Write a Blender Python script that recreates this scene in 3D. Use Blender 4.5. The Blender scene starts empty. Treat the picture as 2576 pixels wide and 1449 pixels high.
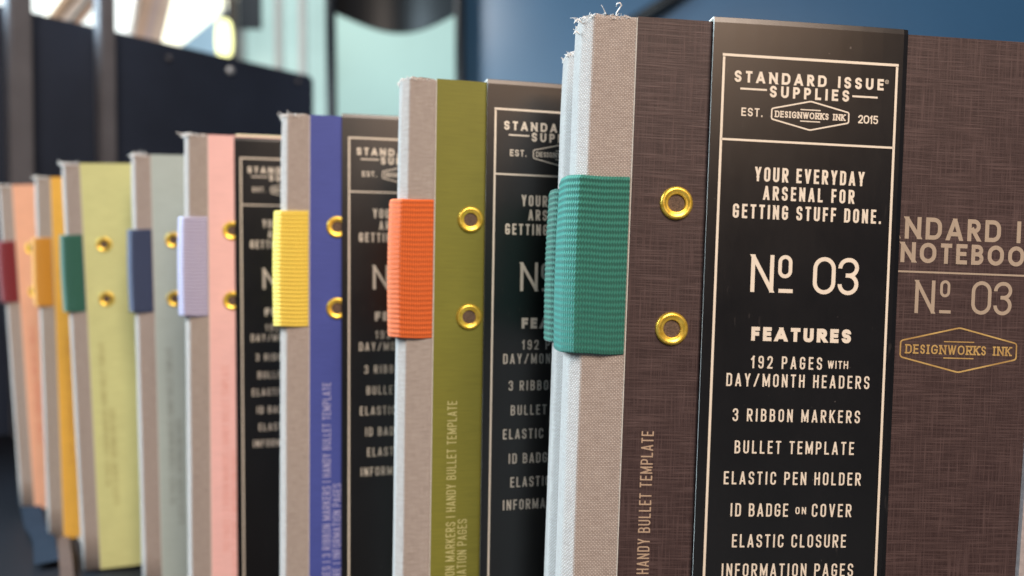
import bpy, bmesh, math, random
from mathutils import Vector, Matrix, Euler

# ------------------------------------------------------------------ camera, world, lamps, exposure
scene = bpy.context.scene
COL = scene.collection
CZ = 0.45                                   # height of the lens above the floor (metres)
F_PX, PITCH = 1842.86, math.radians(1.36)   # focal length in px of a 2576 px wide frame

cam_d = bpy.data.cameras.new('camera')
cam = bpy.data.objects.new('camera', cam_d); COL.objects.link(cam)
cam.location = (0, 0, CZ)
cam.rotation_euler = (math.pi/2 - PITCH, 0, 0)
cam_d.sensor_width = 36.0
cam_d.lens = 36.0*F_PX/2576
cam_d.clip_start, cam_d.clip_end = 0.01, 60
cam_d.dof.use_dof = True
cam_d.dof.focus_distance = 0.174
cam_d.dof.aperture_fstop = 9.2
scene.camera = cam

world = bpy.data.worlds.new('World'); scene.world = world
world.use_nodes = True
bg = world.node_tree.nodes['Background']
bg.inputs['Color'].default_value = (0.30, 0.47, 0.72, 1)
bg.inputs['Strength'].default_value = 0.15

def area_lamp(name, loc, target, size, power, color, size_y=None):
    d = bpy.data.lights.new(name, 'AREA'); d.energy = power; d.color = color; d.size = size
    if size_y: d.shape = 'RECTANGLE'; d.size_y = size_y
    o = bpy.data.objects.new(name, d); COL.objects.link(o)
    o.location = loc
    o.rotation_euler = (Vector(target)-Vector(loc)).to_track_quat('-Z', 'Y').to_euler()
    return o
area_lamp('warm_ceiling_lamp', (0.42, -1.10, CZ+1.20), (-0.08, 0.28, CZ-0.02), 0.8, 43.0, (1.0, 0.85, 0.73))
area_lamp('added_sheen_light', (0.36, -0.58, CZ+0.46), (0.05, 0.2, CZ+0.05), 0.38, 2.4, (1.0, 0.57, 0.30))  # unseen light added for the brown sheen on the band tops
area_lamp('window_daylight', (-1.45, 0.34, CZ+0.75), (-0.05, 0.24, CZ), 0.9, 98.0, (0.68, 0.88, 1.0))
area_lamp('added_backdrop_light', (-0.75, 2.2, CZ+1.5), (-0.35, 3.1, CZ+0.6), 0.4, 8.6, (1.0, 0.97, 0.92))  # unseen light added to brighten the mint board and blue wall

vs = scene.view_settings
vs.view_transform = 'Standard'; vs.look = 'None'; vs.exposure = 0.0; vs.gamma = 1.0
vs.use_curve_mapping = False
scene.cycles.use_denoising = True
scene.cycles.max_bounces = 8

# ------------------------------------------------------------------ helpers
MM = 0.001
rng = random.Random(7)

def at(px, py, Y):
    """world point at depth Y along +y seen at pixel (px,py) of the 2576x1449 frame"""
    a = (px-1288)/F_PX; b = -(py-724.5)/F_PX
    c, s = math.cos(PITCH), math.sin(PITCH)
    D = Vector((a, c+b*s, -s+b*c))
    return D*(Y/D.y) + Vector((0, 0, CZ))

def on_plane(px, py, z):
    a = (px-1288)/F_PX; b = -(py-724.5)/F_PX
    c, s = math.cos(PITCH), math.sin(PITCH)
    D = Vector((a, c+b*s, -s+b*c))
    return D*((z-CZ)/D.z) + Vector((0, 0, CZ))

def mesh_obj(name, bm, mats, parent=None, smooth=False):
    me = bpy.data.meshes.new(name)
    bm.normal_update(); bm.to_mesh(me); bm.free()
    for m in (mats if isinstance(mats, (list, tuple)) else [mats]): me.materials.append(m)
    if smooth:
        for p in me.polygons: p.use_smooth = True
    o = bpy.data.objects.new(name, me); COL.objects.link(o)
    if parent: o.parent = parent
    return o

def data_obj(name, me, parent):
    o = bpy.data.objects.new(name, me); COL.objects.link(o); o.parent = parent
    return o

def thing(name, label, cat, loc=(0, 0, 0), group=None):
    o = bpy.data.objects.new(name, None); COL.objects.link(o)
    o.empty_display_size = 0.02
    o.location = loc; o['label'] = label; o['category'] = cat
    if group: o['group'] = group
    return o
def tag(o, label, cat, group=None):
    o['label'] = label; o['category'] = cat
    if group: o['group'] = group
    return o

def box(bm, x0, x1, y0, y1, z0, z1, mi=0, bev=0.0):
    vs_ = [bm.verts.new((x, y, z)) for z in (z0, z1) for y in (y0, y1) for x in (x0, x1)]
    fs = []
    for idx in ((0, 2, 3, 1), (4, 5, 7, 6), (0, 1, 5, 4), (2, 6, 7, 3), (0, 4, 6, 2), (1, 3, 7, 5)):
        f = bm.faces.new([vs_[i] for i in idx]); f.material_index = mi; fs.append(f)
    if bev:
        es = list({e for f in fs for e in f.edges})
        bmesh.ops.bevel(bm, geom=es, offset=bev, segments=2, affect='EDGES', profile=0.6)
    return fs

def prism(bm, pts, z0, z1, mi=0):
    n = len(pts)
    lo = [bm.verts.new((p[0], p[1], z0)) for p in pts]; hi = [bm.verts.new((p[0], p[1], z1)) for p in pts]
    bm.faces.new(lo[::-1]).material_index = mi; bm.faces.new(hi).material_index = mi
    for i in range(n):
        bm.faces.new((lo[i], lo[(i+1) % n], hi[(i+1) % n], hi[i])).material_index = mi

def tube(bm, pts, r, seg=6, mi=0):
    rings = []
    pts = [Vector(p) for p in pts]
    for i, p in enumerate(pts):
        t = (pts[min(i+1, len(pts)-1)]-pts[max(i-1, 0)]).normalized()
        u = t.cross(Vector((0.31, 0.17, 0.93))).normalized(); v = t.cross(u)
        rr = r[i] if isinstance(r, (list, tuple)) else r
        rings.append([bm.verts.new(p+u*math.cos(2*math.pi*k/seg)*rr+v*math.sin(2*math.pi*k/seg)*rr) for k in range(seg)])
    for a, b in zip(rings, rings[1:]):
        for k in range(seg):
            bm.faces.new((a[k], a[(k+1) % seg], b[(k+1) % seg], b[k])).material_index = mi
    bm.faces.new(rings[0][::-1]).material_index = mi; bm.faces.new(rings[-1]).material_index = mi

# ------------------------------------------------------------------ materials
def srgb(r, g, b):
    f = lambda c: (c/255/12.92 if c/255 <= 0.04045 else ((c/255+0.055)/1.055)**2.4)
    return (f(r), f(g), f(b), 1)

class NT:
    def __init__(self, name):
        self.m = bpy.data.materials.new(name); self.m.use_nodes = True
        self.t = self.m.node_tree; self.b = self.t.nodes['Principled BSDF']
    def n(self, kind, **kw):
        nd = self.t.nodes.new(kind)
        for k, v in kw.items():
            if k == 'ins':
                for i, val in v.items():
                    if hasattr(val, 'is_linked'): self.t.links.new(val, nd.inputs[i])
                    else: nd.inputs[i].default_value = val
            else: setattr(nd, k, v)
        return nd
    def math(self, op, a, b=0.0, c=0.0):
        return self.n('ShaderNodeMath', operation=op, ins={0: a, 1: b, 2: c}).outputs[0]
    def mix(self, fac, a, b, blend='MIX'):
        nd = self.n('ShaderNodeMix', data_type='RGBA', blend_type=blend)
        for i, v in ((0, fac), (6, a), (7, b)):
            if hasattr(v, 'is_linked'): self.t.links.new(v, nd.inputs[i])
            else: nd.inputs[i].default_value = v
        return nd.outputs[2]
    def noise(self, vec, scale=1.0, detail=2.0, rough=0.5, mapping=None):
        if mapping:
            vec = self.n('ShaderNodeMapping', ins={0: vec, 3: mapping}).outputs[0]
        return self.n('ShaderNodeTexNoise', ins={'Vector': vec, 'Scale': scale, 'Detail': detail, 'Roughness': rough}).outputs[0]
    def ramp(self, v, lo, hi):
        return self.n('ShaderNodeMapRange', ins={0: v, 1: lo, 2: hi, 3: 0.0, 4: 1.0}).outputs[0]
    def bump(self, h, strength, dist):
        o = self.n('ShaderNodeBump', ins={'Height': h, 'Strength': strength, 'Distance': dist})
        self.t.links.new(o.outputs[0], self.b.inputs['Normal'])
    def set(self, **kw):
        for k, v in kw.items():
            k = k.replace('_', ' ')
            if hasattr(v, 'is_linked'): self.t.links.new(v, self.b.inputs[k])
            else: self.b.inputs[k].default_value = v
    def obj(self): return self.n('ShaderNodeTexCoord').outputs['Object']
    def uv(self): return self.n('ShaderNodeTexCoord').outputs['UV']
    def xyz(self, v): return self.n('ShaderNodeSeparateXYZ', ins={0: v}).outputs

def plain(name, col, rough=0.6, metallic=0.0, var=0.12, scale=40.0, bump=0.0, spec=0.5):
    t = NT(name); v = t.obj()
    nz = t.noise(v, scale, 4.0, 0.6)
    d = tuple(c*(1-var) for c in col[:3])+(1,); l = tuple(min(1, c*(1+var)) for c in col[:3])+(1,)
    t.set(Base_Color=t.mix(t.ramp(nz, 0.3, 0.7), d, l), Roughness=rough, Metallic=metallic)
    t.set(Specular_IOR_Level=spec)
    if bump: t.bump(nz, bump, 0.001)
    return t.m

def emitter(name, col, strength, var=0.15, scale=3.0):
    t = NT(name); nz = t.noise(t.obj(), scale, 2.0, 0.5)
    d = tuple(c*(1-var) for c in col[:3])+(1,)
    c = t.mix(t.ramp(nz, 0.3, 0.7), d, col)
    t.set(Base_Color=(0.02, 0.02, 0.02, 1), Emission_Color=c, Emission_Strength=strength, Roughness=0.2)
    return t.m

def weave_material():
    """undyed plain-weave bookcloth; UV in metres: u along the thread wrap, v up the spine"""
    t = NT('linen_bookcloth'); u, v, _ = t.xyz(t.uv())
    uv = t.uv()
    wob = t.math('MULTIPLY', t.math('SUBTRACT', t.noise(uv, 900.0, 2.0), 0.5), 0.9)
    pu = t.math('ADD', t.math('MULTIPLY', u, math.pi/0.00040), wob)
    pv = t.math('ADD', t.math('MULTIPLY', v, math.pi/0.00040), wob)
    su, sv = t.math('SINE', pu), t.math('SINE', pv)
    chk = t.math('MULTIPLY', su, sv)
    gap = t.math('MULTIPLY', t.math('ABSOLUTE', su), t.math('ABSOLUTE', sv))
    slub = t.noise(uv, 1.0, 3.0, 0.6, mapping=(300, 2400, 1))
    slub2 = t.noise(uv, 1.0, 3.0, 0.6, mapping=(2400, 200, 1))
    base = t.mix(t.ramp(slub, 0.3, 0.75), (0.365, 0.315, 0.288, 1), (0.545, 0.49, 0.458, 1))
    base = t.mix(t.math('MULTIPLY', t.ramp(slub2, 0.45, 0.75), 0.5), base, (0.60, 0.54, 0.49, 1))
    hgt = t.math('ADD', t.math('MULTIPLY', chk, 0.5), t.math('MULTIPLY', gap, 0.8))
    colr = t.mix(t.math('MULTIPLY', t.ramp(hgt, 0.6, -0.2), 0.85), base, (0.12, 0.095, 0.08, 1))
    t.set(Base_Color=colr, Roughness=0.9, Specular_IOR_Level=0.15, Sheen_Weight=0.15)
    t.bump(hgt, 0.55, 0.00014)
    return t.m

def elastic_material(name, col, dark=0.58, light=1.28, grid=False):
    """ribbed knitted elastic; u around the spine, v up (metres)"""
    t = NT(name); uv = t.uv(); u, v, _ = t.xyz(uv)
    rib = t.math('SINE', t.math('MULTIPLY', v, 2*math.pi/0.00139))
    zig = t.math('ABSOLUTE', t.math('SINE', t.math('MULTIPLY', v, math.pi/0.00139)))
    st = t.math('SINE', t.math('ADD', t.math('MULTIPLY', u, 2*math.pi/0.00062), t.math('MULTIPLY', zig, 1.5)))
    nz = t.noise(uv, 1500.0, 2.0)
    h = t.math('ADD', t.math('MULTIPLY', rib, 0.60), t.math('ADD', t.math('MULTIPLY', st, 0.40), t.math('MULTIPLY', t.math('SUBTRACT', nz, 0.5), 0.7)))
    c = col[:3]
    cd = tuple(x*dark for x in c)+(1,); cl = tuple(min(0.95, x*light) for x in c)+(1,)
    colr = t.mix(t.ramp(h, -0.45, 0.75), cd, cl)
    if grid:
        colr = t.mix(t.math('MULTIPLY', t.ramp(rib, 0.55, 0.9), 0.6), colr, (0.8, 0.8, 0.9, 1))
    t.set(Base_Color=colr, Roughness=0.75, Specular_IOR_Level=0.25, Sheen_Weight=0.2)
    t.bump(h, 0.6, 0.00022)
    return t.m

def streak_cover(name, dark, light):
    """printed linen-look paper: crossing fine streaks"""
    t = NT(name); v = t.obj()
    a = t.noise(v, 1.0, 3.0, 0.65, mapping=(85, 1, 2700))
    b = t.noise(v, 1.0, 3.0, 0.65, mapping=(2700, 1, 85))
    blot = t.noise(v, 170.0, 3.0, 0.6)
    s = t.math('MAXIMUM', t.ramp(a, 0.45, 0.78), t.ramp(b, 0.48, 0.80))
    s = t.math('ADD', t.math('MULTIPLY', s, 0.7), t.math('MULTIPLY', t.math('ADD', t.ramp(a, .3, .7), t.ramp(b, .3, .7)), 0.22))
    s = t.math('MULTIPLY', s, t.math('ADD', t.math('MULTIPLY', blot, 0.7), 0.55))
    t.set(Base_Color=t.mix(s, dark, light), Roughness=0.55, Specular_IOR_Level=0.3)
    t.bump(s, 0.4, 0.00012)
    return t.m

def paper_cover(name, col, rib=0.0009, amt=0.10):
    t = NT(name); v = t.obj(); x, y, z = t.xyz(v)
    st = t.noise(v, 1.0, 3.0, 0.6, mapping=(120, 1, 1900))
    mot = t.noise(v, 60.0, 4.0, 0.6)
    k = t.math('ADD', t.math('MULTIPLY', st, 0.6), t.math('MULTIPLY', mot, 0.4))
    d = tuple(c*(1-amt) for c in col[:3])+(1,); l = tuple(min(.9, c*(1+amt)) for c in col[:3])+(1,)
    t.set(Base_Color=t.mix(t.ramp(k, 0.35, 0.65), d, l), Roughness=0.55, Specular_IOR_Level=0.2)
    t.bump(st, 0.12, 0.0001)
    return t.m

def band_material():
    t = NT('black_card'); v = t.obj()
    nz = t.noise(v, 45.0, 5.0, 0.62)
    sp = t.noise(v, 900.0, 1.0, 0.5)
    scr = t.noise(v, 1.0, 2.0, 0.6, mapping=(500, 1, 120))
    c = t.mix(t.ramp(nz, 0.3, 0.7), (0.0030, 0.0028, 0.0032, 1), (0.0050, 0.0048, 0.0054, 1))
    c = t.mix(t.math('MULTIPLY', t.ramp(sp, 0.80, 0.86), 0.35), c, (0.25, 0.23, 0.22, 1))
    mask = t.math('MULTIPLY', t.ramp(scr, 0.64, 0.74), t.ramp(t.noise(v, 60.0, 2.0), 0.56, 0.66))
    c = t.mix(t.math('MULTIPLY', mask, 0.30), c, (0.16, 0.14, 0.13, 1))
    r = t.math('ADD', 0.25, t.math('MULTIPLY', t.math('ADD', nz, t.math('MULTIPLY', scr, 0.4)), 0.10))
    t.set(Base_Color=c, Roughness=r, Specular_IOR_Level=0.55)
    t.bump(nz, 0.03, 0.0006)
    return t.m

def brass():
    t = NT('brass_eyelet'); nz = t.noise(t.obj(), 900.0, 4.0, 0.65)
    t.set(Base_Color=t.mix(t.ramp(nz, 0.35, 0.7), (0.80, 0.50, 0.05, 1), (0.95, 0.70, 0.13, 1)), Metallic=0.75,
          Roughness=t.math('ADD', 0.26, t.math('MULTIPLY', nz, 0.16)))
    t.bump(nz, 0.12, 0.0002)
    return t.m

M_LINEN = weave_material()
M_THREAD = plain('frayed_thread', (0.80, 0.78, 0.75, 1), 0.9, scale=500)
M_PAGE = plain('cream_page_edge', (0.72, 0.68, 0.58, 1), 0.85, scale=900)
M_BAND = band_material()
M_CARDEDGE = plain('white_card_edge', (0.62, 0.60, 0.56, 1), 0.8, scale=400)
M_BRASS = brass()
M_HOLE = plain('cloth_inside_eyelet', (0.11, 0.072, 0.05, 1), 0.9, var=0.45, scale=2600, bump=0.3)
M_INK = plain('cream_ink', (0.70, 0.635, 0.535, 1), 0.55, var=0.05, scale=300)
M_GOLD = plain('copper_foil', (0.88, 0.52, 0.19, 1), 0.3, 0.5, var=0.35, scale=160)
M_STRAP = plain('grey_elastic', (0.34, 0.31, 0.31, 1), 0.8, var=0.15, scale=900)

# ------------------------------------------------------------------ lettering drawn with strokes
R = 1
def _box(*p): return list(p)
BOWL = [(0, 1), (1, 1, R), (1, .45, R), (0, .45)]
GLYPH = {
 'A': [[(0, 0), (.5, 1.06)], [(.5, 1.06), (1, 0)], [(.2, .24), (.8, .24)]],
 'B': [[(0, 0), (0, 1)], [(0, 1), (.93, 1, R), (.93, .53, R), (0, .53)], [(0, .53), (1, .53, R), (1, 0, R), (0, 0)]],
 'C': [[(1, .68), (1, 1, R), (0, 1, R), (0, 0, R), (1, 0, R), (1, .32)]],
 'D': [[(0, 0), (0, 1)], [(0, 1), (1, 1, R), (1, 0, R), (0, 0)]],
 'E': [[(0, 0), (0, 1)], [(0, 1), (1, 1)], [(0, .52), (.88, .52)], [(0, 0), (1, 0)]],
 'F': [[(0, 0), (0, 1)], [(0, 1), (1, 1)], [(0, .50), (.88, .50)]],
 'G': [[(1, .70), (1, 1, R), (0, 1, R), (0, 0, R), (1, 0, R), (1, .46)], [(.55, .46), (1, .46)]],
 'H': [[(0, 0), (0, 1)], [(1, 0), (1, 1)], [(0, .52), (1, .52)]],
 'I': [[(.5, 0), (.5, 1)]],
 'K': [[(0, 0), (0, 1)], [(1, 1.05), (0, .36)], [(.34, .58), (1.02, -.05)]],
 'L': [[(0, 0), (0, 1)], [(0, 0), (1, 0)]],
 'M': [[(0, 0), (0, 1)], [(0, 1), (.5, .15)], [(.5, .15), (1, 1)], [(1, 0), (1, 1)]],
 'N': [[(0, 0), (0, 1)], [(0, 1), (1, 0)], [(1, 0), (1, 1)]],
 'O': [[(.5, 1), (1, 1, R), (1, 0, R), (0, 0, R), (0, 1, R), (.5, 1)]],
 'P': [[(0, 0), (0, 1)], BOWL],
 'R': [[(0, 0), (0, 1)], BOWL, [(.45, .45), (1.0, -.02)]],
 'S': [[(1, .72), (1, 1, R), (0, 1, R), (0, .53, R), (1, .47, R), (1, 0, R), (0, 0, R), (0, .28)]],
 'T': [[(.5, 0), (.5, 1)], [(0, 1), (1, 1)]],
 'U': [[(0, 1), (0, 0, R), (1, 0, R), (1, 1)]],
 'V': [[(0, 1.04), (.5, -.06)], [(.5, -.06), (1, 1.04)]],
 'W': [[(0, 1.04), (.26, -.06)], [(.26, -.06), (.5, 1)], [(.5, 1), (.74, -.06)], [(.74, -.06), (1, 1.04)]],
 'Y': [[(0, 1.06), (.5, .40)], [(1, 1.06), (.5, .40)], [(.5, .46), (.5, 0)]],
 '/': [[(0, -.05), (1, 1.05)]],
 '|': [[(.5, 0), (.5, 1)]],
 '.': [[(.5, 0), (.5, .02)]],
 '0': [[(.5, 1), (1, 1, R), (1, 0, R), (0, 0, R), (0, 1, R), (.5, 1)]],
 '1': [[(.72, 0), (.72, 1)], [(.72, .96), (.05, .80)]],
 '2': [[(0, .70), (0, 1, R), (1, 1, R), (1, .58, R), (0, .02)], [(0, 0), (1, 0)]],
 '3': [[(0, .74), (0, 1, R), (1, 1, R), (1, .53, R), (.34, .53)], [(.34, .53), (1, .53, R), (1, 0, R), (0, 0, R), (0, .26)]],
 '5': [[(.95, 1), (.05, 1)], [(.05, 1), (.05, .56)], [(.05, .58), (1, .62, R), (1, 0, R), (0, 0, R), (0, .22)]],
 '9': [[(1, .46), (0, .46, R), (0, 1, R), (1, 1, R), (1, 0, R), (0, 0, R), (0, .24)]],
}
WIDTHS = {
 'narrow': dict(default=.44, I=.15, M=.58, W=.64, E=.385, F=.37, L=.37, T=.41, A=.47, V=.46, Y=.46, sp=.17, **{'.': .15, '1': .29, '/': .45, '|': .135, 'S': .43, 'K': .45}),
 'small': dict(default=.60, I=.17, W=.80, T=.52, sp=.2),
 'wide':   dict(default=.72, I=.20, M=.90, W=1.05, E=.58, F=.56, L=.56, T=.59, A=.79, S=.62, P=.62, R=.63, B=.64, O=.86, C=.86, G=.88, V=.8, Y=.8, sp=.33, **{'.': .2, '1': .34, '0': .72, '2': .6, '5': .6, 'N': .77, 'D': .77, 'U': .70}),
 'slab':   dict(default=.62, I=.30, M=.8, W=.92, E=.56, S=.50, K=.66, sp=.40, O=.76, G=.74, N=.72, R=.64, D=.68),
 'heavy':  dict(default=.76, E=.64, F=.62, T=.72, A=.94, S=.70, R=.76, U=.76, sp=.3),
 'number': dict(default=.60, N=.63, sp=.40, **{'0': .63, '3': .58}),
}
CORNER = {'small': .5, 'narrow': .5, 'wide': .5, 'slab': .5, 'heavy': .45, 'number': .5}

def _round(pts, rmax):
    out = []
    n = len(pts)
    for i, p in enumerate(pts):
        q = Vector(p[:2])
        if len(p) < 3 or i in (0, n-1): out.append(q); continue
        a, b = Vector(pts[i-1][:2]), Vector(pts[i+1][:2])
        la, lb = (a-q).length, (b-q).length
        fa = 1.0 if len(pts[i-1]) < 3 else .5; fb = 1.0 if len(pts[i+1]) < 3 else .5
        d = min(rmax, la*fa*.999, lb*fb*.999)
        da, db = (a-q).normalized(), (b-q).normalized()
        for k in range(7):                       # conic arc, close to a quarter circle
            t = k/6; w = .7071
            c0, c1, c2 = (1-t)**2, 2*w*t*(1-t), t*t
            out.append((c0*(q+da*d)+c1*q+c2*(q+db*d))/(c0+c1+c2))
    res = [out[0]]
    for p in out[1:]:
        if (p-res[-1]).length > 1e-6: res.append(p)
    return res

def _clip(poly, h0, h1):
    for sgn, lim in ((1, h0), (-1, h1)):
        o = []
        for i in range(len(poly)):
            a, b = poly[i], poly[(i+1) % len(poly)]
            ia, ib = sgn*(a[1]-lim) >= -1e-9, sgn*(b[1]-lim) >= -1e-9
            if ia: o.append(a)
            if ia != ib:
                t = (lim-a[1])/(b[1]-a[1]); o.append((a[0]+(b[0]-a[0])*t, lim))
        poly = o
        if len(poly) < 3: return []
    return poly

def stroke_polys(path, t, closed=False, cap=0.0):
    """mitred strip quads of a smooth polyline"""
    p = [Vector(q) for q in path]
    n = len(p)
    if not closed and cap:
        p[0] = p[0]+(p[0]-p[1]).normalized()*cap; p[-1] = p[-1]+(p[-1]-p[-2]).normalized()*cap
    L, Rr = [], []
    for i in range(n):
        if closed: a, b = p[(i-1) % n], p[(i+1) % n]
        else: a, b = p[max(i-1, 0)], p[min(i+1, n-1)]
        d1 = (p[i]-a).normalized() if (p[i]-a).length > 1e-9 else (b-p[i]).normalized()
        d2 = (b-p[i]).normalized() if (b-p[i]).length > 1e-9 else d1
        n1, n2 = Vector((-d1.y, d1.x)), Vector((-d2.y, d2.x))
        m = (n1+n2)
        m = m.normalized() if m.length > 1e-6 else n1
        k = min(1/max(.3, m.dot(n1)), 2.0)
        L.append(p[i]+m*t/2*k); Rr.append(p[i]-m*t/2*k)
    out = []
    for i in range(n if closed else n-1):
        j = (i+1) % n
        out.append([tuple(L[i]), tuple(Rr[i]), tuple(Rr[j]), tuple(L[j])])
    return out

def glyph_polys(ch, style, H, t):
    W = WIDTHS[style].get(ch, WIDTHS[style]['default'])*H
    mp = lambda q: (t/2+q[0]*(W-t), t/2+q[1]*(H-t))+tuple(q[2:])
    res = []
    lay = 0
    for st in GLYPH[ch]:
        pts = [mp(q) for q in st]
        ring = ch in 'O0'
        path = _round(pts, max(1e-9, min((W-t)/2, (H-t)*.5)) if style != 'heavy' else (H-t)*.26)
        if ring: path = path[:-1]
        if ring and (path[0]-path[-1]).length < 1e-6: path = path[:-1]
        rounded = any(len(q) > 2 for q in st)
        diag = (not rounded) and abs(st[0][0]-st[-1][0]) > .03 and abs(st[0][1]-st[-1][1]) > .03
        cap = 0 if (ring or (rounded and ch not in 'U')) else (t*.9 if diag else t/2)
        if rounded and ch in 'BDPR': cap = 0
        polys = [q for q in (_clip(q, 0, H) for q in stroke_polys(path, t, ring, cap)) if q]
        res.append((lay, polys)); lay += 1
    if style == 'slab' and ch not in 'OSGCW':
        xs = {'I': (.5,), 'D': (0,), 'E': (0,), 'N': (0, 1), 'R': (0, 1), 'K': (0, 1)}.get(ch, (0,))
        for x in xs:
            for yy in (0, 1):
                if (ch == 'N' and x == 1 and yy == 0): continue
                cx = t/2+x*(W-t); w = .36*H/2
                y0 = 0 if yy == 0 else H-t
                res.append((lay, [[(cx-w, y0), (cx+w, y0), (cx+w, y0+t), (cx-w, y0+t)]]))
        lay += 1
    return W, res

def natural(text, style, H):
    return sum((WIDTHS[style]['sp'] if c == ' ' else WIDTHS[style].get(c, WIDTHS[style]['default']))*H for c in text)

class Print:
    """flat lettering in the x-z plane (millimetres); layers of one glyph lie a hair apart"""
    def __init__(self, y): self.bm = bmesh.new(); self.y = y
    def poly(self, pts, lay=0, rot=None):
        vs_ = []
        for (a, b) in pts:
            if rot: a, b = rot(a, b)
            vs_.append(self.bm.verts.new((a*MM, (self.y-0.012*lay)*MM, b*MM)))
        try:
            f = self.bm.faces.new(vs_)
            f.normal_update()
            if f.normal.y > 0: f.normal_flip()
        except ValueError: pass
    def text(self, s, style, x0, x1, base, H, t, rot=None, track=None):
        if track is None:
            track = (x1-x0-natural(s, style, H))/(len(s)-1)
        x = x0
        for c in s:
            if c == ' ': x += WIDTHS[style]['sp']*H+track; continue
            W, res = glyph_polys(c, style, H, t)
            for lay, polys in res:
                for p in polys: self.poly([(x+a, base+b) for a, b in p], lay, rot)
            x += W+track
        return track
    def line(self, x0, z0, x1, z1, t):
        for p in stroke_polys([(x0, z0), (x1, z1)], t): self.poly(p)
    def loop(self, pts, t, r=0.0):
        if r:
            n = len(pts); path = []
            for i in range(n):
                a, q, b = Vector(pts[i-1]), Vector(pts[i]), Vector(pts[(i+1) % n])
                da, db = (a-q).normalized(), (b-q).normalized()
                for k in range(5):
                    u = k/4; path.append((1-u)**2*(q+da*r)+2*u*(1-u)*q+u*u*(q+db*r))
            pts = path
        for p in stroke_polys(pts, t, True): self.poly(p)
    def mesh(self, name, mat):
        me = bpy.data.meshes.new(name); self.bm.normal_update(); self.bm.to_mesh(me); self.bm.free()
        me.materials.append(mat); return me

def emblem(P, cx, cz, w, h, t, th, ts):
    P.loop([(cx-w/2, cz+h*.18), (cx-w/2, cz-h*.18), (cx, cz-h/2), (cx+w/2, cz-h*.18), (cx+w/2, cz+h*.18), (cx, cz+h/2)], t, w*.022)
    P.text('DESIGNWORKS INK', 'slab', cx-w*.455, cx+w*.455, cz-th/2, th, ts)
    for s in (1, -1):
        P.line(cx-w*.13, cz+s*th*.88, cx+w*.13, cz+s*th*.88, t*.75)

BY = -1.5            # front face of the belly band (mm, in front of the cover)
def band_meshes():
    P = Print(BY-.03)
    lx0, lx1 = 2.45, 42.6
    P.line(lx0-.35, 202.3, lx1+.35, 202.3, .58); P.line(lx0, 201.9, lx0, 4, .56); P.line(lx1, 201.9, lx1, 4, .56)
    P.line(lx0, 183.75, lx1, 183.75, .48); P.line(lx0-.35, 4, lx1+.35, 4, .7)
    lines = P.mesh('border_lines', M_INK)
    P = Print(BY-.03)
    P.text('STANDARD ISSUE', 'wide', 5.0, 39.6, 196.45, 2.55, .56)
    P.text('SUPPLIES', 'wide', 13.2, 31.6, 193.5, 2.55, .54)
    P.line(6.4, 195.05, 12.5, 195.05, .42); P.line(32.35, 194.8, 38.3, 194.8, .42)
    ring = [(40.35+.42*math.cos(a*math.pi/5), 198.45+.42*math.sin(a*math.pi/5)) for a in range(10)]
    P.loop(ring, .09); P.text('R', 'narrow', 40.25, 40.45, 198.22, .46, .09, track=0)
    P.text('EST.', 'wide', 6.85, 11.75, 189.05, 1.85, .30)
    P.text('2015', 'wide', 33.95, 38.6, 188.85, 1.85, .29)
    for s, x0, x1, z, H, t in (
        ('YOUR EVERYDAY', 10.5, 36.0, 174.8, 3.2, .52), ('ARSENAL FOR', 12.6, 33.8, 170.75, 3.1, .50),
        ('GETTING STUFF DONE.', 5.8, 40.3, 166.5, 3.15, .51)):
        P.text(s, 'narrow', x0, x1, z, H, t)
    P.text('N', 'number', 10.5, 15.6, 150.2, 8.35, .92, track=0)
    P.text('0', 'number', 16.75, 20.5, 153.5, 5.15, .82, track=0)
    P.line(17.0, 150.65, 20.3, 150.65, .86)
    P.text('0', 'number', 24.9, 30.0, 150.2, 8.35, .92, track=0)
    P.text('3', 'number', 30.75, 35.6, 150.2, 8.35, .92, track=0)
    P.text('FEATURES', 'heavy', 11.15, 34.4, 139.35, 3.1, .86)
    P.text('192 PAGES', 'narrow', 11.4, 27.85, 133.2, 2.8, .365); P.text('WITH', 'small', 29.2, 34.0, 133.55, 1.75, .27)
    P.text('DAY/MONTH HEADERS', 'narrow', 5.85, 39.2, 129.1, 2.9, .365)
    P.text('3 RIBBON MARKERS', 'narrow', 7.6, 37.3, 121.3, 2.85, .365)
    P.text('BULLET TEMPLATE', 'narrow', 8.35, 36.2, 114.1, 2.9, .365)
    P.text('ELASTIC PEN HOLDER', 'narrow', 6.15, 38.1, 107.15, 2.9, .365)
    P.text('ID BADGE', 'narrow', 7.95, 21.3, 99.95, 2.95, .365); P.text('ON', 'small', 23.05, 25.5, 100.55, 1.6, .26)
    P.text('COVER', 'narrow', 26.9, 36.2, 99.95, 2.95, .365)
    P.text('ELASTIC CLOSURE', 'narrow', 8.6, 35.2, 93.0, 2.95, .365)
    P.text('INFORMATION PAGES', 'narrow', 6.45, 37.2, 86.4, 2.95, .365)
    letters = P.mesh('lettering', M_INK)
    P = Print(BY-.03)
    emblem(P, 22.75, 189.9, 17.9, 6.4, .32, 1.45, .26)
    emb = P.mesh('emblem', M_INK)
    return lines, letters, emb
BAND_LINES, BAND_LETTERS, BAND_EMBLEM = band_meshes()

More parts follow.
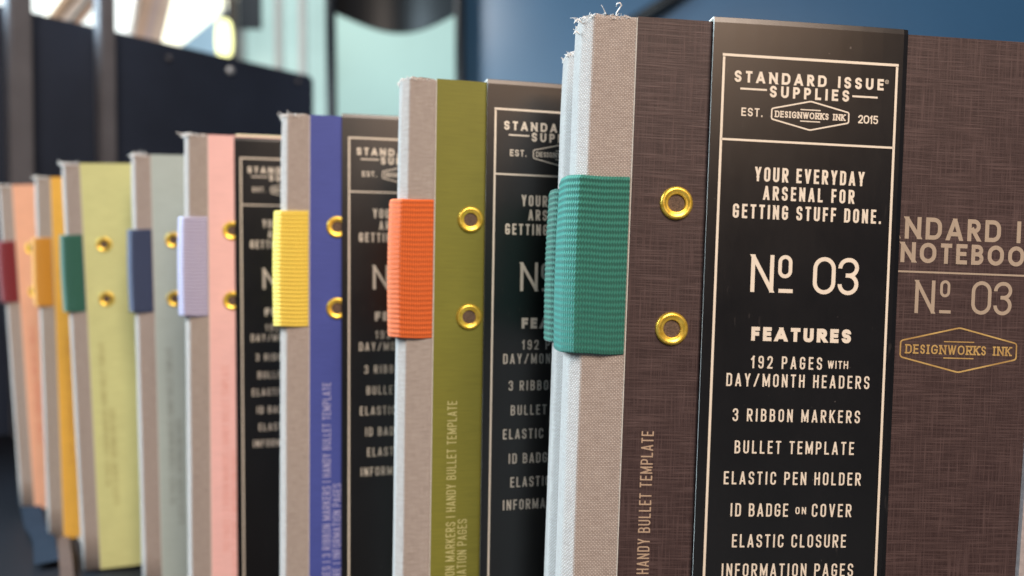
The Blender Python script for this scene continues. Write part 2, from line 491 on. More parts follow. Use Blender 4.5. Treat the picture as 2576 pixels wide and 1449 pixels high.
def feature_mesh():
    P = Print(-.05)
    def vert(base):
        return lambda a, b: (base-b, a)
    s1 = '192 PAGES | 3 RIBBON MARKERS | HANDY BULLET TEMPLATE'; s2 = 'ELASTIC CLOSURE | INFORMATION PAGES'
    H, t = 2.75, .30
    tr = (32.0-natural('HANDY BULLET TEMPLATE', 'narrow', H))/20
    for s, base, end in ((s1, 7.25, 118.4), (s2, 10.65, 84.0)):
        w = natural(s, 'narrow', H)+tr*(len(s)-1)
        P.text(s, 'narrow', end-w, end, 0, H, t, rot=vert(base), track=tr)
    return P
def feature_for(mat):
    return feature_mesh().mesh('feature_lettering', mat)

def title_meshes(ink):
    P = Print(-.05)
    c = 78.4
    def fit(s, style, x_of, H, t, base):        # x_of: (index, left edge) of two known letters -> tracking
        (i0, a), (i1, b) = x_of
        wl = lambda i: sum((WIDTHS[style]['sp'] if q == ' ' else WIDTHS[style].get(q, WIDTHS[style]['default']))*H for q in s[:i])
        tr = ((b-a)-(wl(i1)-wl(i0)))/(i1-i0)
        x0 = a-wl(i0)-tr*i0
        P.text(s, style, x0, 0, base, H, t, track=tr)
    fit('STANDARD ISSUE', 'wide', ((4, 69.1), (9, 91.4)), 5.05, .98, 163.55)
    fit('NOTEBOOK', 'wide', ((1, 67.9), (6, 89.5)), 4.65, .95, 158.15)
    P.line(40, 156.05, 117, 156.05, .42)
    P.text('N', 'number', 67.2, 72, 146.6, 7.6, .86, track=0)
    P.text('0', 'number', 73.2, 76, 150.45, 3.9, .66, track=0); P.line(73.2, 147.1, 76.0, 147.1, .72)
    P.text('0', 'number', 80.95, 85.7, 146.7, 7.75, .86, track=0)
    P.text('3', 'number', 86.4, 91, 146.7, 7.75, .86, track=0)
    a = P.mesh('title_lettering', ink)
    P = Print(-.05)
    emblem(P, 78.4, 138.35, 28.4, 10.3, .34, 2.15, .34)
    return a, P.mesh('emblem', M_GOLD)

# ------------------------------------------------------------------ notebook builder
HGT, WID = 210.0, 140.0
ZE1, ZE2, ZL1, ZL2, XE = 170.11, 142.21, 175.38, 136.16, 9.57

def spine_profile(T, L=-12.0, y0=.4, xr=-.05, grow=0.0, bulge=0.0):
    """open path from the front right end round the spine to the back right end (mm);
    the cloth turns the front edge over a chamfer before it reaches the flat back of the spine"""
    x_l = L-grow; yf = y0-grow; yb = T-.4+grow
    a1 = math.radians(52)
    seg = []                                     # (heading angle, length) along the front corner
    for k in range(5): seg.append((a1*(k+.5)/5, .16))
    for k in range(3): seg.append((a1, .80))
    for k in range(6): seg.append((a1+(math.pi/2-a1)*(k+.5)/6, .28))
    cor = [(0.0, 0.0)]
    for a, l in seg: cor.append((cor[-1][0]-math.cos(a)*l, cor[-1][1]+math.sin(a)*l))
    cx, cy = -cor[-1][0], cor[-1][1]
    pts = [(xr+(x_l+cx-xr)*k/8, yf) for k in range(9)]
    pts += [(x_l+cx+p, yf+q) for p, q in cor[1:]]
    n = 6
    for k in range(1, n): pts.append((x_l-bulge*math.sin(math.pi*k/n), yf+cy+(yb-yf-2*cy)*k/n))
    pts += [(x_l+cx+p, yb-q) for p, q in cor[:0:-1]]
    pts.append((x_l+cx, yb))
    for k in range(1, 5): pts.append((x_l+cx+(xr-x_l-cx)*k/4, yb))
    return pts

def sheet(bm, rows, vcoords, uvl, mi=0):
    """rows: list of lists of Vector (mm), uv from arc length and vcoords"""
    grid = [[bm.verts.new(Vector(p)*MM) for p in row] for row in rows]
    arc = [0.0]
    for a, b in zip(rows[0], rows[0][1:]): arc.append(arc[-1]+(Vector(b)-Vector(a)).length)
    for i in range(len(rows)-1):
        for j in range(len(rows[0])-1):
            f = bm.faces.new((grid[i][j], grid[i+1][j], grid[i+1][j+1], grid[i][j+1])); f.material_index = mi; f.smooth = True
            for lp, (a, b) in zip(f.loops, ((i, j), (i+1, j), (i+1, j+1), (i, j+1))):
                lp[uvl].uv = (arc[b]*MM, vcoords[a]*MM)
    return grid

def notebook(key, label, tx, ty, tz, yaw, lean, tb, dx, dz, T, cover_mat, loop_mat, ink_mat, band=None, bz=0.0, title=None, left=-12.0, frays=16, fr=1.0):
    r = random.Random(hash(key) % 1000 if False else sum(map(ord, key)))
    root = thing('notebook', label, 'notebook', group='cloth-spined notebooks standing on the rack')
    yaw, lean, tb = map(math.radians, (yaw, lean, tb))
    root.matrix_world = Matrix.Translation((tx*MM, ty*MM, CZ+tz*MM)) @ Matrix.Rotation(yaw, 4, 'Z') @ Matrix.Rotation(-tb, 4, 'X') @ Matrix.Rotation(lean, 4, 'Y')
    # front and back boards: coloured face, pale paper edge on the spine side
    for nm, y0, y1 in (('front_cover', 0.0, 2.2), ('back_cover', T-2.2, T)):
        bm = bmesh.new()
        box(bm, 0, WID*MM, y0*MM, y1*MM, 0, HGT*MM, 0, 0.0)
        bmesh.ops.bevel(bm, geom=[e for e in bm.edges], offset=.25*MM, segments=2, affect='EDGES')
        for f in bm.faces:
            c = f.calc_center_median()
            if c.x < .22*MM or c.z > (HGT-.12)*MM: f.material_index = 1
        bmesh.ops.recalc_face_normals(bm, faces=bm.faces)
        o = mesh_obj(nm, bm, [cover_mat, M_CARDEDGE], root)
        if nm == 'front_cover': front = o
    bm = bmesh.new(); box(bm, .3*MM, (WID-3)*MM, 2.25*MM, (T-2.25)*MM, 3*MM, (HGT-3)*MM)
    bmesh.ops.recalc_face_normals(bm, faces=bm.faces)
    mesh_obj('page_block', bm, M_PAGE, root)
    # linen spine
    bm = bmesh.new(); uvl = bm.loops.layers.uv.new('UVMap')
    prof = spine_profile(T, left)
    vz = [0, 20, 50, 80, 110, 140, 170, 195, 203, 207, 209, HGT-.1]
    rows = []
    for z in vz:
        k = max(0, (z-195)/15)
        row = []
        for i, (x, y) in enumerate(prof):
            w = .10*math.sin(z*.11+i*.4+len(key))*(1 if 1 < i < len(prof)-2 else 0)
            topj = (r.uniform(-.35, .35) if z > HGT-1 else 0)
            row.append((x+w*.6+k*.25*(1 if i > 6 else 0), y+w*.4, z+topj))
        rows.append(row)
    g = sheet(bm, rows, vz, uvl)
    bm.faces.new([v for v in g[0]]); bm.faces.new([v for v in g[-1]][::-1])
    bmesh.ops.recalc_face_normals(bm, faces=bm.faces)
    spine = mesh_obj('linen_spine', bm, M_LINEN, root)
    # frayed ends at the head of the spine
    bm = bmesh.new()
    for k in range(frays*4):
        i = r.randrange(2, len(prof)-8)
        x, y = prof[i]
        L = (r.uniform(.2, .8) if r.random() < .92 else r.uniform(1.0, 2.0))*(.75+.25*fr)
        d = Vector((r.uniform(-1.2, .8), r.uniform(-.7, .3), r.uniform(.15, 1))).normalized()
        p0 = Vector((x, y, HGT-r.uniform(.1, .9))); pts = []
        bend = Vector((r.uniform(-1, 1), r.uniform(-.6, .2), r.uniform(-1, .3)))
        for q in range(5):
            u = q/4; pts.append((p0+d*L*u+bend*L*.5*u*u)*MM)
        tube(bm, pts, [.10*MM*fr, .09*MM*fr, .08*MM*fr, .06*MM*fr, .04*MM*fr], 5)
    if key == 'A':                               # the long curl and the pulled threads of the nearest spine
        for q in ([(-4.6, 1.2, 209.6), (-4.4, .9, 210.8), (-3.9, .6, 211.6), (-3.5, .5, 212.3), (-3.9, .4, 212.8), (-4.5, .5, 212.6), (-4.6, .5, 212.0)],
                  [(-11.6, 3, 208.6), (-12.6, 2.4, 209.2), (-13.2, 2.2, 209.0), (-13.6, 2.0, 208.2)],
                  [(-12.0, 4, 206.5), (-12.9, 3.2, 206.9), (-13.5, 3.0, 206.2)]):
            tube(bm, [Vector(p)*MM for p in q], .14*MM, 6)
    bmesh.ops.recalc_face_normals(bm, faces=bm.faces)
    mesh_obj('frayed_threads', bm, M_THREAD, spine, True)
    if fr > 2 or key == 'A':                    # cloth folded in over the head of the spine, standing slightly proud
        bm = bmesh.new(); uvl = bm.loops.layers.uv.new('UVMap')
        xa, xb, hh = (-8.6, -3.4, 1.3) if key == 'A' else (left+.6, -1.0, .9)
        rows = []; zz = []
        for k in range(7):
            u = k/6; y = 1.0+5.5*u
            rows.append([(xa+(xb-xa)*q/10, y, HGT-.3+hh*math.sin(math.pi*min(1, .15+u*.8))*math.sin(math.pi*q/10)**.6*(1+.25*math.sin(q*1.7+len(label)))) for q in range(11)]); zz.append(y)
        sheet(bm, rows, zz, uvl)
        bmesh.ops.recalc_face_normals(bm, faces=bm.faces)
        mesh_obj('folded_cloth', bm, M_LINEN, spine)
    # elastic pen loop: ribbed band round the spine
    bm = bmesh.new(); uvl = bm.loops.layers.uv.new('UVMap')
    z0, z1 = ZL2+dz, ZL1+dz
    n = 28*6; rows = []; vzs = []
    for k in range(n+1):
        z = z0+(z1-z0)*k/n
        rib = .075*math.sin(2*math.pi*28*k/n)
        e = min(k, n-k)/n*(z1-z0)
        edge = -.18*max(0, 1-e/.7)**2
        bow = .35*math.sin(math.pi*k/n)
        pr = spine_profile(T, left, grow=1.15+rib+edge, bulge=.3, xr=-.25)
        row = []
        for (x, y) in pr:
            s = min(1, max(0, (-1.2-x)/4))                 # tucked flat at the cover edge
            side = max(0, min(1, (left+4-x)/4))
            row.append((x-side*(1.0+bow), y+(1-s)*.75 if y < 2 else y-(1-s)*.4*(1 if y > T-2 else 0), z+.12*math.sin(x*.5+k*.01)))
        rows.append(row); vzs.append(z)
    g = sheet(bm, rows, vzs, uvl)
    inner = spine_profile(T, left, xr=-.25, grow=-.15)
    for idx in (0, -1):
        z = vzs[idx]
        vin = [bm.verts.new((x*MM, y*MM, z*MM)) for x, y in inner]
        for j in range(len(inner)-1):
            f = bm.faces.new((g[idx][j], g[idx][j+1], vin[j+1], vin[j])); f.smooth = True
    bmesh.ops.recalc_face_normals(bm, faces=bm.faces)
    mesh_obj('pen_loop', bm, loop_mat, root)
    # brass eyelets
    for ze in (ZE1, ZE2):
        bm = bmesh.new(); seg = 40
        pr = [(3.75, .12), (3.70, -.30), (3.50, -.62), (3.15, -.82), (2.80, -.74), (2.55, -.56), (2.32, -.52), (2.10, -.55), (1.95, -.40), (1.90, .10), (1.90, .9)]
        rings = [[bm.verts.new(((XE+dx+a*math.cos(2*math.pi*k/seg))*MM, b*MM, (ze+dz+a*math.sin(2*math.pi*k/seg))*MM)) for k in range(seg)] for a, b in pr]
        for A, B in zip(rings, rings[1:]):
            for k in range(seg): bm.faces.new((A[k], A[(k+1) % seg], B[(k+1) % seg], B[k]))
        bmesh.ops.recalc_face_normals(bm, faces=bm.faces)
        for f in bm.faces: f.smooth = True
        ey = mesh_obj('eyelet', bm, M_BRASS, root)
        bm = bmesh.new()
        bm.faces.new([bm.verts.new(((XE+dx+1.92*math.cos(2*math.pi*k/24))*MM, -.10*MM, (ze+dz+1.92*math.sin(2*math.pi*k/24))*MM)) for k in range(24)])
        mesh_obj('eyelet_hole', bm, M_HOLE, ey)
    data_obj('feature_lettering', feature_for(ink_mat), front)
    if title:
        a, b = title
        data_obj('title_lettering', a, front); data_obj('emblem', b, front)
    # belly band: card sleeve wrapped vertically over the head of the notebook
    if band is not None:
        bw = 45.2; yb = T+.5
        prof2 = [(BY, -.6), (BY, 60), (BY, 120), (BY, 170), (BY, HGT+bz-.6)]
        top = HGT+.75+bz
        prof2 += [(BY+.15, top-.2), (BY+.6, top), (T*.5, top+.05), (yb-.6, top), (yb-.1, top-.3), (yb, top-.9), (yb, 100), (yb, -.6), (yb-.4, -1.0), (BY+.4, -1.0)]
        th = .34
        bm = bmesh.new()
        # offset inwards for the card thickness
        cen = Vector((T/2, HGT/2))
        inn = []
        for (y, z) in prof2:
            inn.append((y+(th if y < T/2-.1 else (-th if y > T/2+.1 else 0)), z-(th if z > HGT-.5 else (-th if z < 0 else 0))))
        nseg = 10
        def bx(i): return bw if i == nseg else (bw-1.1)*i/(nseg-1)
        O = [[bm.verts.new((bx(i)*MM, (y+(.24*abs(2*bx(i)/bw-1)**3+(.15 if i == nseg else 0) if y < 0 else 0))*MM, z*MM)) for (y, z) in prof2] for i in range(nseg+1)]
        I = [[bm.verts.new((bx(i)*MM, (y+((.24+(.15 if i else 0)) if y < 1 else 0))*MM, z*MM)) for (y, z) in inn] for i in (0, nseg)]
        m = len(prof2)
        for i in range(nseg):
            for k in range(m): bm.faces.new((O[i][k], O[i][(k+1) % m], O[i+1][(k+1) % m], O[i+1][k]))
        for k in range(m): bm.faces.new((I[0][k], I[1][k], I[1][(k+1) % m], I[0][(k+1) % m])).material_index = 1
        for e, row in ((0, O[0]), (1, O[-1])):
            for k in range(m):
                f = bm.faces.new((row[k], I[e][k], I[e][(k+1) % m], row[(k+1) % m])); f.material_index = 1 if e == 0 else 0
        bmesh.ops.recalc_face_normals(bm, faces=bm.faces)
        bb = mesh_obj('belly_band', bm, [M_BAND, M_CARDEDGE], root)
        bb.location = (band*MM, 0, 0)
        for nm, me in (('border_lines', BAND_LINES), ('lettering', BAND_LETTERS), ('emblem', BAND_EMBLEM)):
            o = data_obj(nm, me, bb); o.location = (0, 0, bz*MM)
        if key == 'D':
            bm = bmesh.new(); box(bm, .2*MM, (bw-.2)*MM, 2.5*MM, 2.9*MM, 207.4*MM, (HGT+1.0)*MM)
            bmesh.ops.recalc_face_normals(bm, faces=bm.faces)
            mesh_obj('card_tab', bm, plain('cream_card', (0.80, 0.78, 0.55, 1), .7), bb)
    return root

# ------------------------------------------------------------------ setting: floor, walls, window
bm = bmesh.new(); box(bm, -6, 6, -3, 6, -0.1, 0)
floor = mesh_obj('floor', bm, plain('grey_floor', (0.16, 0.17, 0.18, 1), 0.5, scale=3)); floor['kind'] = 'structure'

M_DARK = plain('blue_black_laminate', (0.017, 0.025, 0.045, 1), 0.5, var=0.25, scale=6, spec=0.25)
M_POST = plain('grey_steel_upright', (0.105, 0.105, 0.118, 1), 0.4, var=0.15, scale=20)
M_BLACK = plain('black_powder_coat', (0.010, 0.011, 0.013, 1), 0.5, scale=20)
M_WALL = plain('blue_painted_wall', (0.06, 0.165, 0.295, 1), 0.36, var=0.06, scale=2.5, spec=0.9)
M_MINT = plain('mint_painted_board', (0.52, 0.75, 0.70, 1), 0.75, var=0.05, scale=2.5, spec=0.1)
M_WHITE = plain('white_paint', (0.78, 0.80, 0.80, 1), 0.5, var=0.05, scale=8)

# blue wall, right half of the background
bm = bmesh.new()
box(bm, 0, 4.4, 0, .1, 0, 2.9)
wall = mesh_obj('wall', bm, M_WALL); wall.location = (at(1165, 0, 3.2).x, 3.2, 0); wall.rotation_euler = (0, 0, -math.radians(10.5))
tag(wall, 'plain blue wall on the right behind the nearest notebooks', 'wall')

# mint partition board standing behind the chair
bm = bmesh.new()
box(bm, at(826, 0, 3.05).x, at(1168, 0, 3.05).x, 3.05, 3.09, 0, 1.75)
tag(mesh_obj('partition_board', bm, M_MINT), 'pale mint green board standing behind the black chair', 'partition')

# shop window with bright panes
Yw = 3.4
win = thing('shop_window', 'bright shop window with pale blue and white panes at the upper left', 'window', (at(500, 0, Yw).x, Yw, 0))
def wpart(name, px0, py0, px1, py1, mat, dy=0.0, th=0.03):
    a, b = at(px0, py1, Yw+dy), at(px1, py0, Yw+dy)
    bm = bmesh.new()
    box(bm, a.x-win.location.x, b.x-win.location.x, dy, dy+th, a.z, b.z)
    return mesh_obj(name, bm, mat, win)
PANE_W = emitter('overcast_daylight_glass', (0.93, 1.0, 0.97, 1), 1.8)
PANE_B = emitter('pale_blue_glass', (0.42, 0.64, 0.80, 1), 1.0, var=0.35)
PANE_M = emitter('mint_lit_glass', (0.60, 0.86, 0.82, 1), 0.95, var=0.2)
wpart('pane', -500, -500, 400, 260, PANE_W)
wpart('pane', 406, -500, 596, 260, PANE_B)
wpart('pane', 604, -500, 692, 260, PANE_M)
wpart('pane', 700, -500, 752, 260, PANE_M)
wpart('pane', 762, -500, 840, 330, PANE_M)
for x in (400, 598, 693, 753):
    wpart('mullion', x-1, -500, x+9, 260, M_WHITE, dy=-.05, th=.05)
wpart('dark_patch', 600, -500, 650, 70, plain('dark_patch_sheet', (0.03, 0.04, 0.05, 1), .7), dy=-.5, th=.02)  # added dark sheet standing in for a blurred dark patch
wpart('sill', -500, 262, 760, 420, M_DARK, dy=-.04, th=.12)

# sloping white canopy bar, its daylight glare put in as emission
bm = bmesh.new()
q = [at(420, -40, 2.9), at(612, -40, 2.9), at(446, 96, 2.9), at(400, 128, 2.9)]
ref = q[2].copy(); ref.z = 0
lo = [bm.verts.new(p-ref) for p in q]; hi = [bm.verts.new(p-ref+Vector((0, .06, 0))) for p in q]
bm.faces.new(lo); bm.faces.new(hi[::-1])
for i in range(4): bm.faces.new((lo[i], hi[i], hi[(i+1) % 4], lo[(i+1) % 4]))
bmesh.ops.recalc_face_normals(bm, faces=bm.faces)
o = mesh_obj('canopy_bar', bm, emitter('glaring_daylight', (1.0, 1.0, 0.80, 1), 2.2)); o.location = ref
tag(o, 'glaring wedge shaped canopy bar, daylight put in as glow, pale yellow, top left of the black chair', 'canopy bar')

# yellow sunlit glow by the window, made as an emitter; its fittings are added
bm = bmesh.new()
a = at(564, 98, 2.4)
pts = [(0, 0, .062), (0, 0, .050), (0, 0, .02), (0, 0, -.02), (0, 0, -.048), (0, 0, -.058)]
tube(bm, pts, [.012, .022, .026, .026, .022, .010], 16)
glowth = thing('yellow_glow', 'small yellow sunlit glow made as an emitting shape against the pale blue pane', 'glow', a)
mesh_obj('glow_body', bm, emitter('sunlit_yellow_glow', (1.0, 1.0, 0.45, 1), 2.6), glowth, True)
bm = bmesh.new(); tube(bm, [(0, 0, .060), (0, 0, .30)], .004, 8); mesh_obj('added_cord', bm, M_BLACK, glowth, True)
bm = bmesh.new(); tube(bm, [(0, 0, .060), (0, 0, .085)], [.012, .008], 12); mesh_obj('added_socket', bm, M_BLACK, glowth, True)

# dark brown post beside the yellow glow
bm = bmesh.new()
a, b = at(572, 84, 2.6), at(590, 0, 2.6)
box(bm, 0, b.x-a.x, 0, .03, -a.z, .35)
o = mesh_obj('window_post', bm, plain('brown_timber', (0.06, 0.045, 0.035, 1), .6)); o.location = a
tag(o, 'slim dark brown post beside the yellow glow', 'post')

# ------------------------------------------------------------------ black chair
Yc = 1.8
cx0, cx1 = at(833, 0, Yc).x, at(1158, 0, Yc).x
chair = thing('chair', 'black chair with a curved back rail, behind the olive notebook', 'chair', ((cx0+cx1)/2, Yc, 0))
hw = (cx1-cx0)/2
for s in (-1, 1):
    bm = bmesh.new(); tube(bm, [(s*hw*.98, .10, 0), (s*hw, .03, .42), (s*hw, 0, .80), (s*hw, -.01, CZ+.72)], .0128, 12)
    mesh_obj('leg', bm, M_BLACK, chair, True)
    bm = bmesh.new(); tube(bm, [(s*hw*.98, -.36, 0), (s*hw*.95, -.33, .43)], .0128, 12)
    mesh_obj('leg', bm, M_BLACK, chair, True)
bm = bmesh.new(); box(bm, -hw*.98, hw*.98, -.36, .03, .425, .455, 0, .008); mesh_obj('seat', bm, M_BLACK, chair)
bm = bmesh.new(); n = 20; top = []; 
def railpt(u, up):
    x = -hw+2*hw*u
    zl = at(0, 22, Yc).z-(at(0, 22, Yc).z-at(0, 62, Yc).z)*math.sin(math.pi*(.06+.88*u))**1.3
    return Vector((x, .055*math.sin(math.pi*u), zl if not up else at(0, -40, Yc).z+.01*math.sin(math.pi*u)))
g = [[bm.verts.new(railpt(i/n, up)+Vector((0, d, 0))) for (up, d) in ((0, 0), (1, 0), (1, .014), (0, .014))] for i in range(n+1)]
for A, B in zip(g, g[1:]):
    for k in range(4): bm.faces.new((A[k], A[(k+1) % 4], B[(k+1) % 4], B[k]))
bm.faces.new(g[0]); bm.faces.new(g[-1][::-1])
bmesh.ops.recalc_face_normals(bm, faces=bm.faces)
mesh_obj('back_rail', bm, plain('black_gloss_plastic', (0.004, 0.004, 0.0045, 1), .35, spec=0.25), chair, False)

# dark sloping bar on the blue wall
bm = bmesh.new()
a, b = at(1575, 70, 3.0), at(1760, -45, 3.0)
d = b-a
tube(bm, [(0, 0, 0), d, d*3], .03, 10)
o = mesh_obj('sloping_rail', bm, M_BLACK, smooth=True); o.location = a
tag(o, 'dark sloping rail crossing the blue wall above the teal pen loop', 'rail')

# ------------------------------------------------------------------ display rack (cabinet panel, uprights, shelf)
rack = thing('display_rack', 'blue-black display rack with panel, steel uprights and the shelf under the notebooks', 'display rack', (-0.30, 0.45, 0))
def rk(v): return Vector(v)-Vector(rack.location)
A0, B0 = at(90, 32, .708), at(792, 190, .938)
ztop = (A0.z+B0.z)/2
dirv = Vector((B0.x-A0.x, B0.y-A0.y, 0)).normalized(); nrm = Vector((-dirv.y, dirv.x, 0))   # nrm points away from the lens
P0 = Vector((A0.x, A0.y, 0))-dirv*.30; P1 = Vector((B0.x, B0.y, 0))
bm = bmesh.new()
prism(bm, [rk(P0)[:2], rk(P1)[:2], rk(P1+nrm*.16)[:2], rk(P0+nrm*.16)[:2]], 0, ztop)
bmesh.ops.bevel(bm, geom=list(bm.edges), offset=.004, segments=2, affect='EDGES')
bmesh.ops.recalc_face_normals(bm, faces=bm.faces)
mesh_obj('back_panel', bm, M_DARK, rack)
def on_panel(px, off):
    a = (px-1288)/F_PX
    base = P0-nrm*off
    # ray x = a*y
    t = (a*base.y-base.x)/(dirv.x-a*dirv.y)
    return base+dirv*t
for px, w, top in ((56, .0092, 1.25), (273, .0070, 1.25)):
    c = on_panel(px, .018)
    bm = bmesh.new(); p = rk(c)
    prism(bm, [(p.x+dirv.x*s*w+nrm.x*q, p.y+dirv.y*s*w+nrm.y*q) for s, q in ((-1, -.008), (1, -.008), (1, .012), (-1, .012))], 0, top)
    bmesh.ops.bevel(bm, geom=list(bm.edges), offset=.002, segments=2, affect='EDGES')
    bmesh.ops.recalc_face_normals(bm, faces=bm.faces)
    mesh_obj('upright', bm, M_POST, rack)
M_BOLT = plain('bright_zinc', (0.7, 0.75, 0.78, 1), .3, .6)
for px, py, rr in ((583, 178, .0045), (430, 147, .003), (752, 205, .003)):
    c = on_panel(px, .0005); Y = c.y; z = at(px, py, Y).z
    bm = bmesh.new(); p = rk((c.x, c.y, z))
    tube(bm, [p, p-nrm*.002, p-nrm*.004], [rr, rr, rr*.6], 14)
    bmesh.ops.recalc_face_normals(bm, faces=bm.faces)
    mesh_obj('bolt', bm, M_BOLT if rr > .004 else M_POST, rack, True)
def shelf_z(x): return CZ-0.1574-0.0085*(x+.10)
bm = bmesh.new()
plan = [(-.72, .03), (.34, .03), (.34, .905), (-.285, .905), (-.72, .42)]
prism(bm, [rk((x, y, 0))[:2] for x, y in plan], 0, .02)
for v in bm.verts:
    v.co.z = shelf_z(v.co.x+rack.location.x)-(.02 if v.co.z < .01 else 0)
bmesh.ops.recalc_face_normals(bm, faces=bm.faces)
mesh_obj('shelf_board', bm, plain('black_shelf_board', (0.0045, 0.0055, 0.009, 1), .55, var=.3, scale=9, spec=.2), rack)
for (x, y) in ((.29, .10), (.29, .85), (-.55, .12)):
    bm = bmesh.new(); p = rk((x, y, 0)); box(bm, p.x-.012, p.x+.012, p.y-.012, p.y+.012, 0, shelf_z(x)-.0205)
    mesh_obj('shelf_leg', bm, M_BLACK, rack)

# books leaning on top of the rack panel
cols = [((0.56, 0.45, 0.37, 1), 'tan'), ((0.66, 0.60, 0.54, 1), 'sand'), ((0.52, 0.47, 0.48, 1), 'mauve grey'), ((0.56, 0.44, 0.32, 1), 'light brown')]
M_B = [plain('book_cover_'+n.replace(' ', '_'), c, .7, scale=30) for c, n in cols]
def leaning_book(px, w, hgt, lean, mat, label, py=None):
    c = on_panel(px, -.05)
    root = thing('book', label, 'book', (c.x, c.y, ztop), group='books leaning on top of the rack panel')
    root.rotation_euler = (0, math.radians(lean), math.atan2(dirv.y, dirv.x))
    bm = bmesh.new()
    for (x0, x1) in ((0, .0015), (w-.0015, w)): box(bm, x0, x1, -.020, .020, 0, hgt)
    box(bm, .0016, w-.0016, -.0215, -.0202, 0, hgt)
    bmesh.ops.recalc_face_normals(bm, faces=bm.faces)
    mesh_obj('cover', bm, mat, root)
    bm = bmesh.new(); box(bm, .0017, w-.0017, -.020, .018, .002, hgt-.002); mesh_obj('page_block', bm, M_PAGE, root)
leaning_book(324, .009, .22, 13, M_B[0], 'tan book leaning right, leftmost of the three beside the bright wedge')
leaning_book(346, .008, .22, 13, M_B[2], 'mauve grey book leaning between a tan and a sand coloured book')
leaning_book(366, .010, .22, 13, M_B[1], 'sand coloured book leaning right, next to the bright wedge')
leaning_book(102, .008, .2, 30, M_B[3], 'thin light brown book leaning, nearest to the left upright')
leaning_book(132, .006, .2, 32, M_B[1], 'thin sand coloured book leaning between the two uprights')
leaning_book(165, .006, .2, 32, M_B[0], 'thin tan book leaning between the two uprights, right of the sand coloured one')

# ------------------------------------------------------------------ the notebooks
INK = lambda n, c: plain('cover_ink_'+n, c, .6, var=.05, scale=300)
brown = streak_cover('brown_linen_look_cover', (0.024, 0.0125, 0.0130, 1), (0.106, 0.069, 0.067, 1))
ink_brown = INK('beige', (0.42, 0.31, 0.22, 1))
title = title_meshes(INK('stone', (0.35, 0.285, 0.22, 1)))
teal = elastic_material('teal_elastic', (0.026, 0.165, 0.128, 1))
teal2 = elastic_material('deep_teal_elastic', (0.028, 0.12, 0.085, 1))
nb = notebook
A = nb('A', 'dark brown notebook nearest the lens, bright teal pen loop, belly band fully visible', 20.27, 160.84, -153.86, 4.99, 2.02, .29, .81, -.83, 15, brown, teal, ink_brown, band=17.0, bz=.0, title=title)
nb('A2', 'pale linen spine with a darker green pen loop peeking out behind the nearest brown notebook', 17.0, 186.0, -154.6, 6.5, 2.0, 0, .5, -.3, 13, brown, teal2, ink_brown, band=16.0, title=title, left=-10.0)
nb('B', 'olive green notebook with an orange pen loop', -24.84, 208.29, -155.71, 12.82, .92, -.27, .79, .38, 14,
   paper_cover('olive_cover', (0.168, 0.166, 0.028, 1)), elastic_material('orange_elastic', (0.67, 0.126, 0.023, 1), .62, 1.2), INK('pale_olive', (0.45, 0.42, 0.18, 1)), band=14.45, left=-9.8)
nb('C', 'blue violet notebook with a yellow pen loop', -68.34, 241.97, -156.42, 12.45, .33, 2.63, -.18, 1.51, 14,
   paper_cover('blue_violet_cover', (0.055, 0.076, 0.30, 1), amt=.09), elastic_material('yellow_elastic', (0.80, 0.60, 0.09, 1), .75, 1.15), INK('lavender', (0.34, 0.34, 0.56, 1)), band=10.82, left=-9.6, frays=22, fr=1.6)
nb('D', 'pink notebook with a lavender pen loop', -120.65, 291.01, -156.24, 13.54, .06, -.11, -.56, 2.04, 14,
   paper_cover('pink_cover', (0.78, 0.475, 0.455, 1), amt=.07), elastic_material('lavender_elastic', (0.37, 0.345, 0.54, 1), .62, 1.25, grid=True), INK('rose', (0.70, 0.34, 0.30, 1)), band=10.12, bz=-1.3, left=-9.4, frays=30, fr=2.8)
nb('E', 'pale grey green notebook with a navy pen loop', -166.87, 346.03, -155.2, 13.8, -.94, .46, -.38, -.57, 14,
   paper_cover('grey_green_cover', (0.39, 0.47, 0.45, 1), amt=.07), elastic_material('navy_elastic', (0.040, 0.058, 0.12, 1), .7, 1.2), INK('slate', (0.24, 0.27, 0.25, 1)), left=-9.4, frays=30, fr=2.8)
nb('F', 'light lime green notebook with a dark green pen loop', -214.49, 377.98, -155.6, 13.5, -1.55, -1.39, .05, -1.37, 14,
   paper_cover('lime_cover', (0.56, 0.58, 0.27, 1), amt=.09), elastic_material('dark_green_elastic', (0.030, 0.13, 0.092, 1), .7, 1.2), INK('olive_grey', (0.36, 0.33, 0.13, 1)), left=-9.4, frays=30, fr=2.8)
nb('G', 'golden yellow notebook with a mustard pen loop', -261.27, 423.11, -156.4, 13.15, -.99, -.5, 0, -.05, 14,
   paper_cover('golden_cover', (0.74, 0.42, 0.075, 1), amt=.09), elastic_material('mustard_elastic', (0.60, 0.27, 0.03, 1), .8, 1.15), INK('amber', (0.60, 0.30, 0.06, 1)), left=-9.4, frays=30, fr=2.8)
nb('H', 'peach notebook with a dark red pen loop, farthest of the row', -309.49, 471.21, -154.91, 13.07, -2.93, .36, -.53, -1.11, 14,
   paper_cover('peach_cover', (0.77, 0.425, 0.285, 1), amt=.09), elastic_material('dark_red_elastic', (0.20, 0.022, 0.030, 1), .8, 1.2), INK('coral', (0.68, 0.24, 0.17, 1)), left=-9.4, frays=30, fr=2.8)

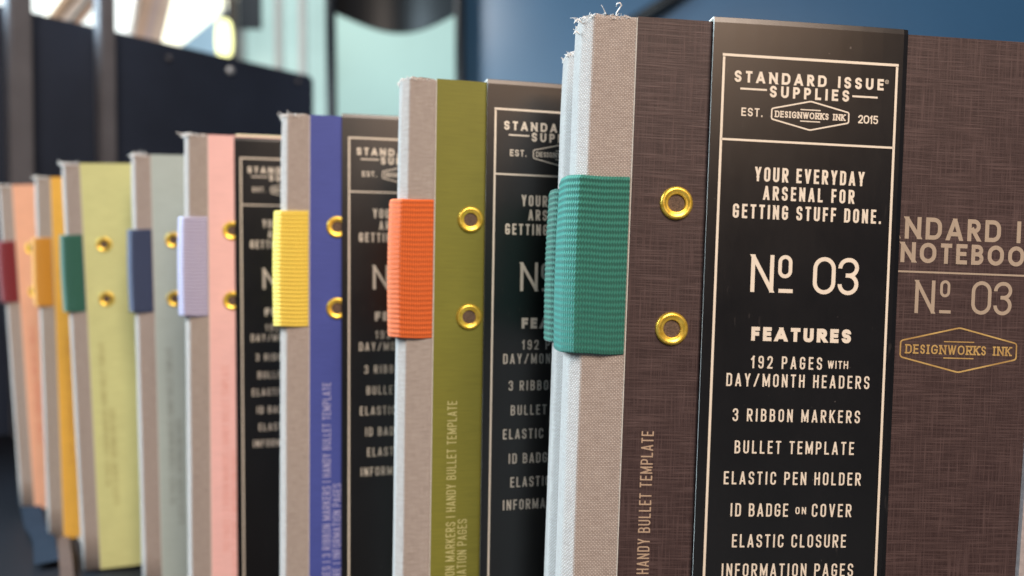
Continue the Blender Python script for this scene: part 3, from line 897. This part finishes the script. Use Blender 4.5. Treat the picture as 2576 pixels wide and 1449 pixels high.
# grey elastic closure strap round the nearest notebook
bm = bmesh.new()
def strap_x(z): return 94.9+.022*(z-88)*1.0
for z0, z1 in ((0, 105), (105, 210)):
    x0, x1 = strap_x(z0), strap_x(z1)
    vsl = []
    for (x, z) in ((x0, z0), (x1, z1)):
        vsl.append([bm.verts.new(((x+dx_)*MM, y*MM, z*MM)) for dx_, y in ((0, -.02), (0.2, -.85), (6.6, -.85), (6.8, -.02))])
    for k in range(4): bm.faces.new((vsl[0][k], vsl[0][(k+1) % 4], vsl[1][(k+1) % 4], vsl[1][k]))
bmesh.ops.remove_doubles(bm, verts=bm.verts, dist=1e-7)
bmesh.ops.recalc_face_normals(bm, faces=bm.faces)
mesh_obj('elastic_strap', bm, M_STRAP, A)

# ribbon markers lying on the shelf in front of the far notebooks (parts of those notebooks)
def ribbon(owner_key, pix, w, mat):
    owner = next(o for o in bpy.data.objects if o.get('label', '').startswith(owner_key))
    bpy.context.view_layer.update()
    inv = owner.matrix_world.inverted()
    bm = bmesh.new(); prev = None
    pts = []
    for px, py in pix:
        p = on_plane(px, py, CZ-.1565); p.z = shelf_z(p.x)+.0006; pts.append(p)
    sp = []
    for i in range(len(pts)-1):
        for k in range(6): sp.append(pts[i].lerp(pts[i+1], k/6))
    sp.append(pts[-1])
    L = []
    for i, p in enumerate(sp):
        t = (sp[min(i+1, len(sp)-1)]-sp[max(i-1, 0)]).normalized(); s = t.cross(Vector((0, 0, 1))).normalized()*w/2
        up = Vector((0, 0, .0012*(1+math.sin(i*.8))))
        L.append([bm.verts.new(inv @ (p-s+up)), bm.verts.new(inv @ (p+s+up)), bm.verts.new(inv @ (p+s+up+Vector((0, 0, .0004)))), bm.verts.new(inv @ (p-s+up+Vector((0, 0, .0004))))])
    for a, b in zip(L, L[1:]):
        for k in range(4): bm.faces.new((a[k], a[(k+1) % 4], b[(k+1) % 4], b[k]))
    bm.faces.new(L[0]); bm.faces.new(L[-1][::-1])
    bmesh.ops.recalc_face_normals(bm, faces=bm.faces)
    mesh_obj('ribbon_marker', bm, mat, owner)
ribbon('peach', [(150, 1284), (160, 1370), (168, 1449), (176, 1530)], .0060, plain('beige_ribbon', (0.10, 0.066, 0.054, 1), .7, spec=0.1))
ribbon('peach', [(70, 1262), (90, 1330), (112, 1370), (118, 1432)], .0110, plain('blue_grey_ribbon', (0.018, 0.026, 0.040, 1), .8, spec=0.05))
ribbon('golden', [(188, 1300), (212, 1360), (232, 1400)], .0055, plain('taupe_ribbon', (0.26, 0.22, 0.19, 1), .6))
ribbon('light lime', [(560, 1432), (548, 1448), (530, 1470)], .0055, plain('russet_ribbon', (0.18, 0.07, 0.05, 1), .6))
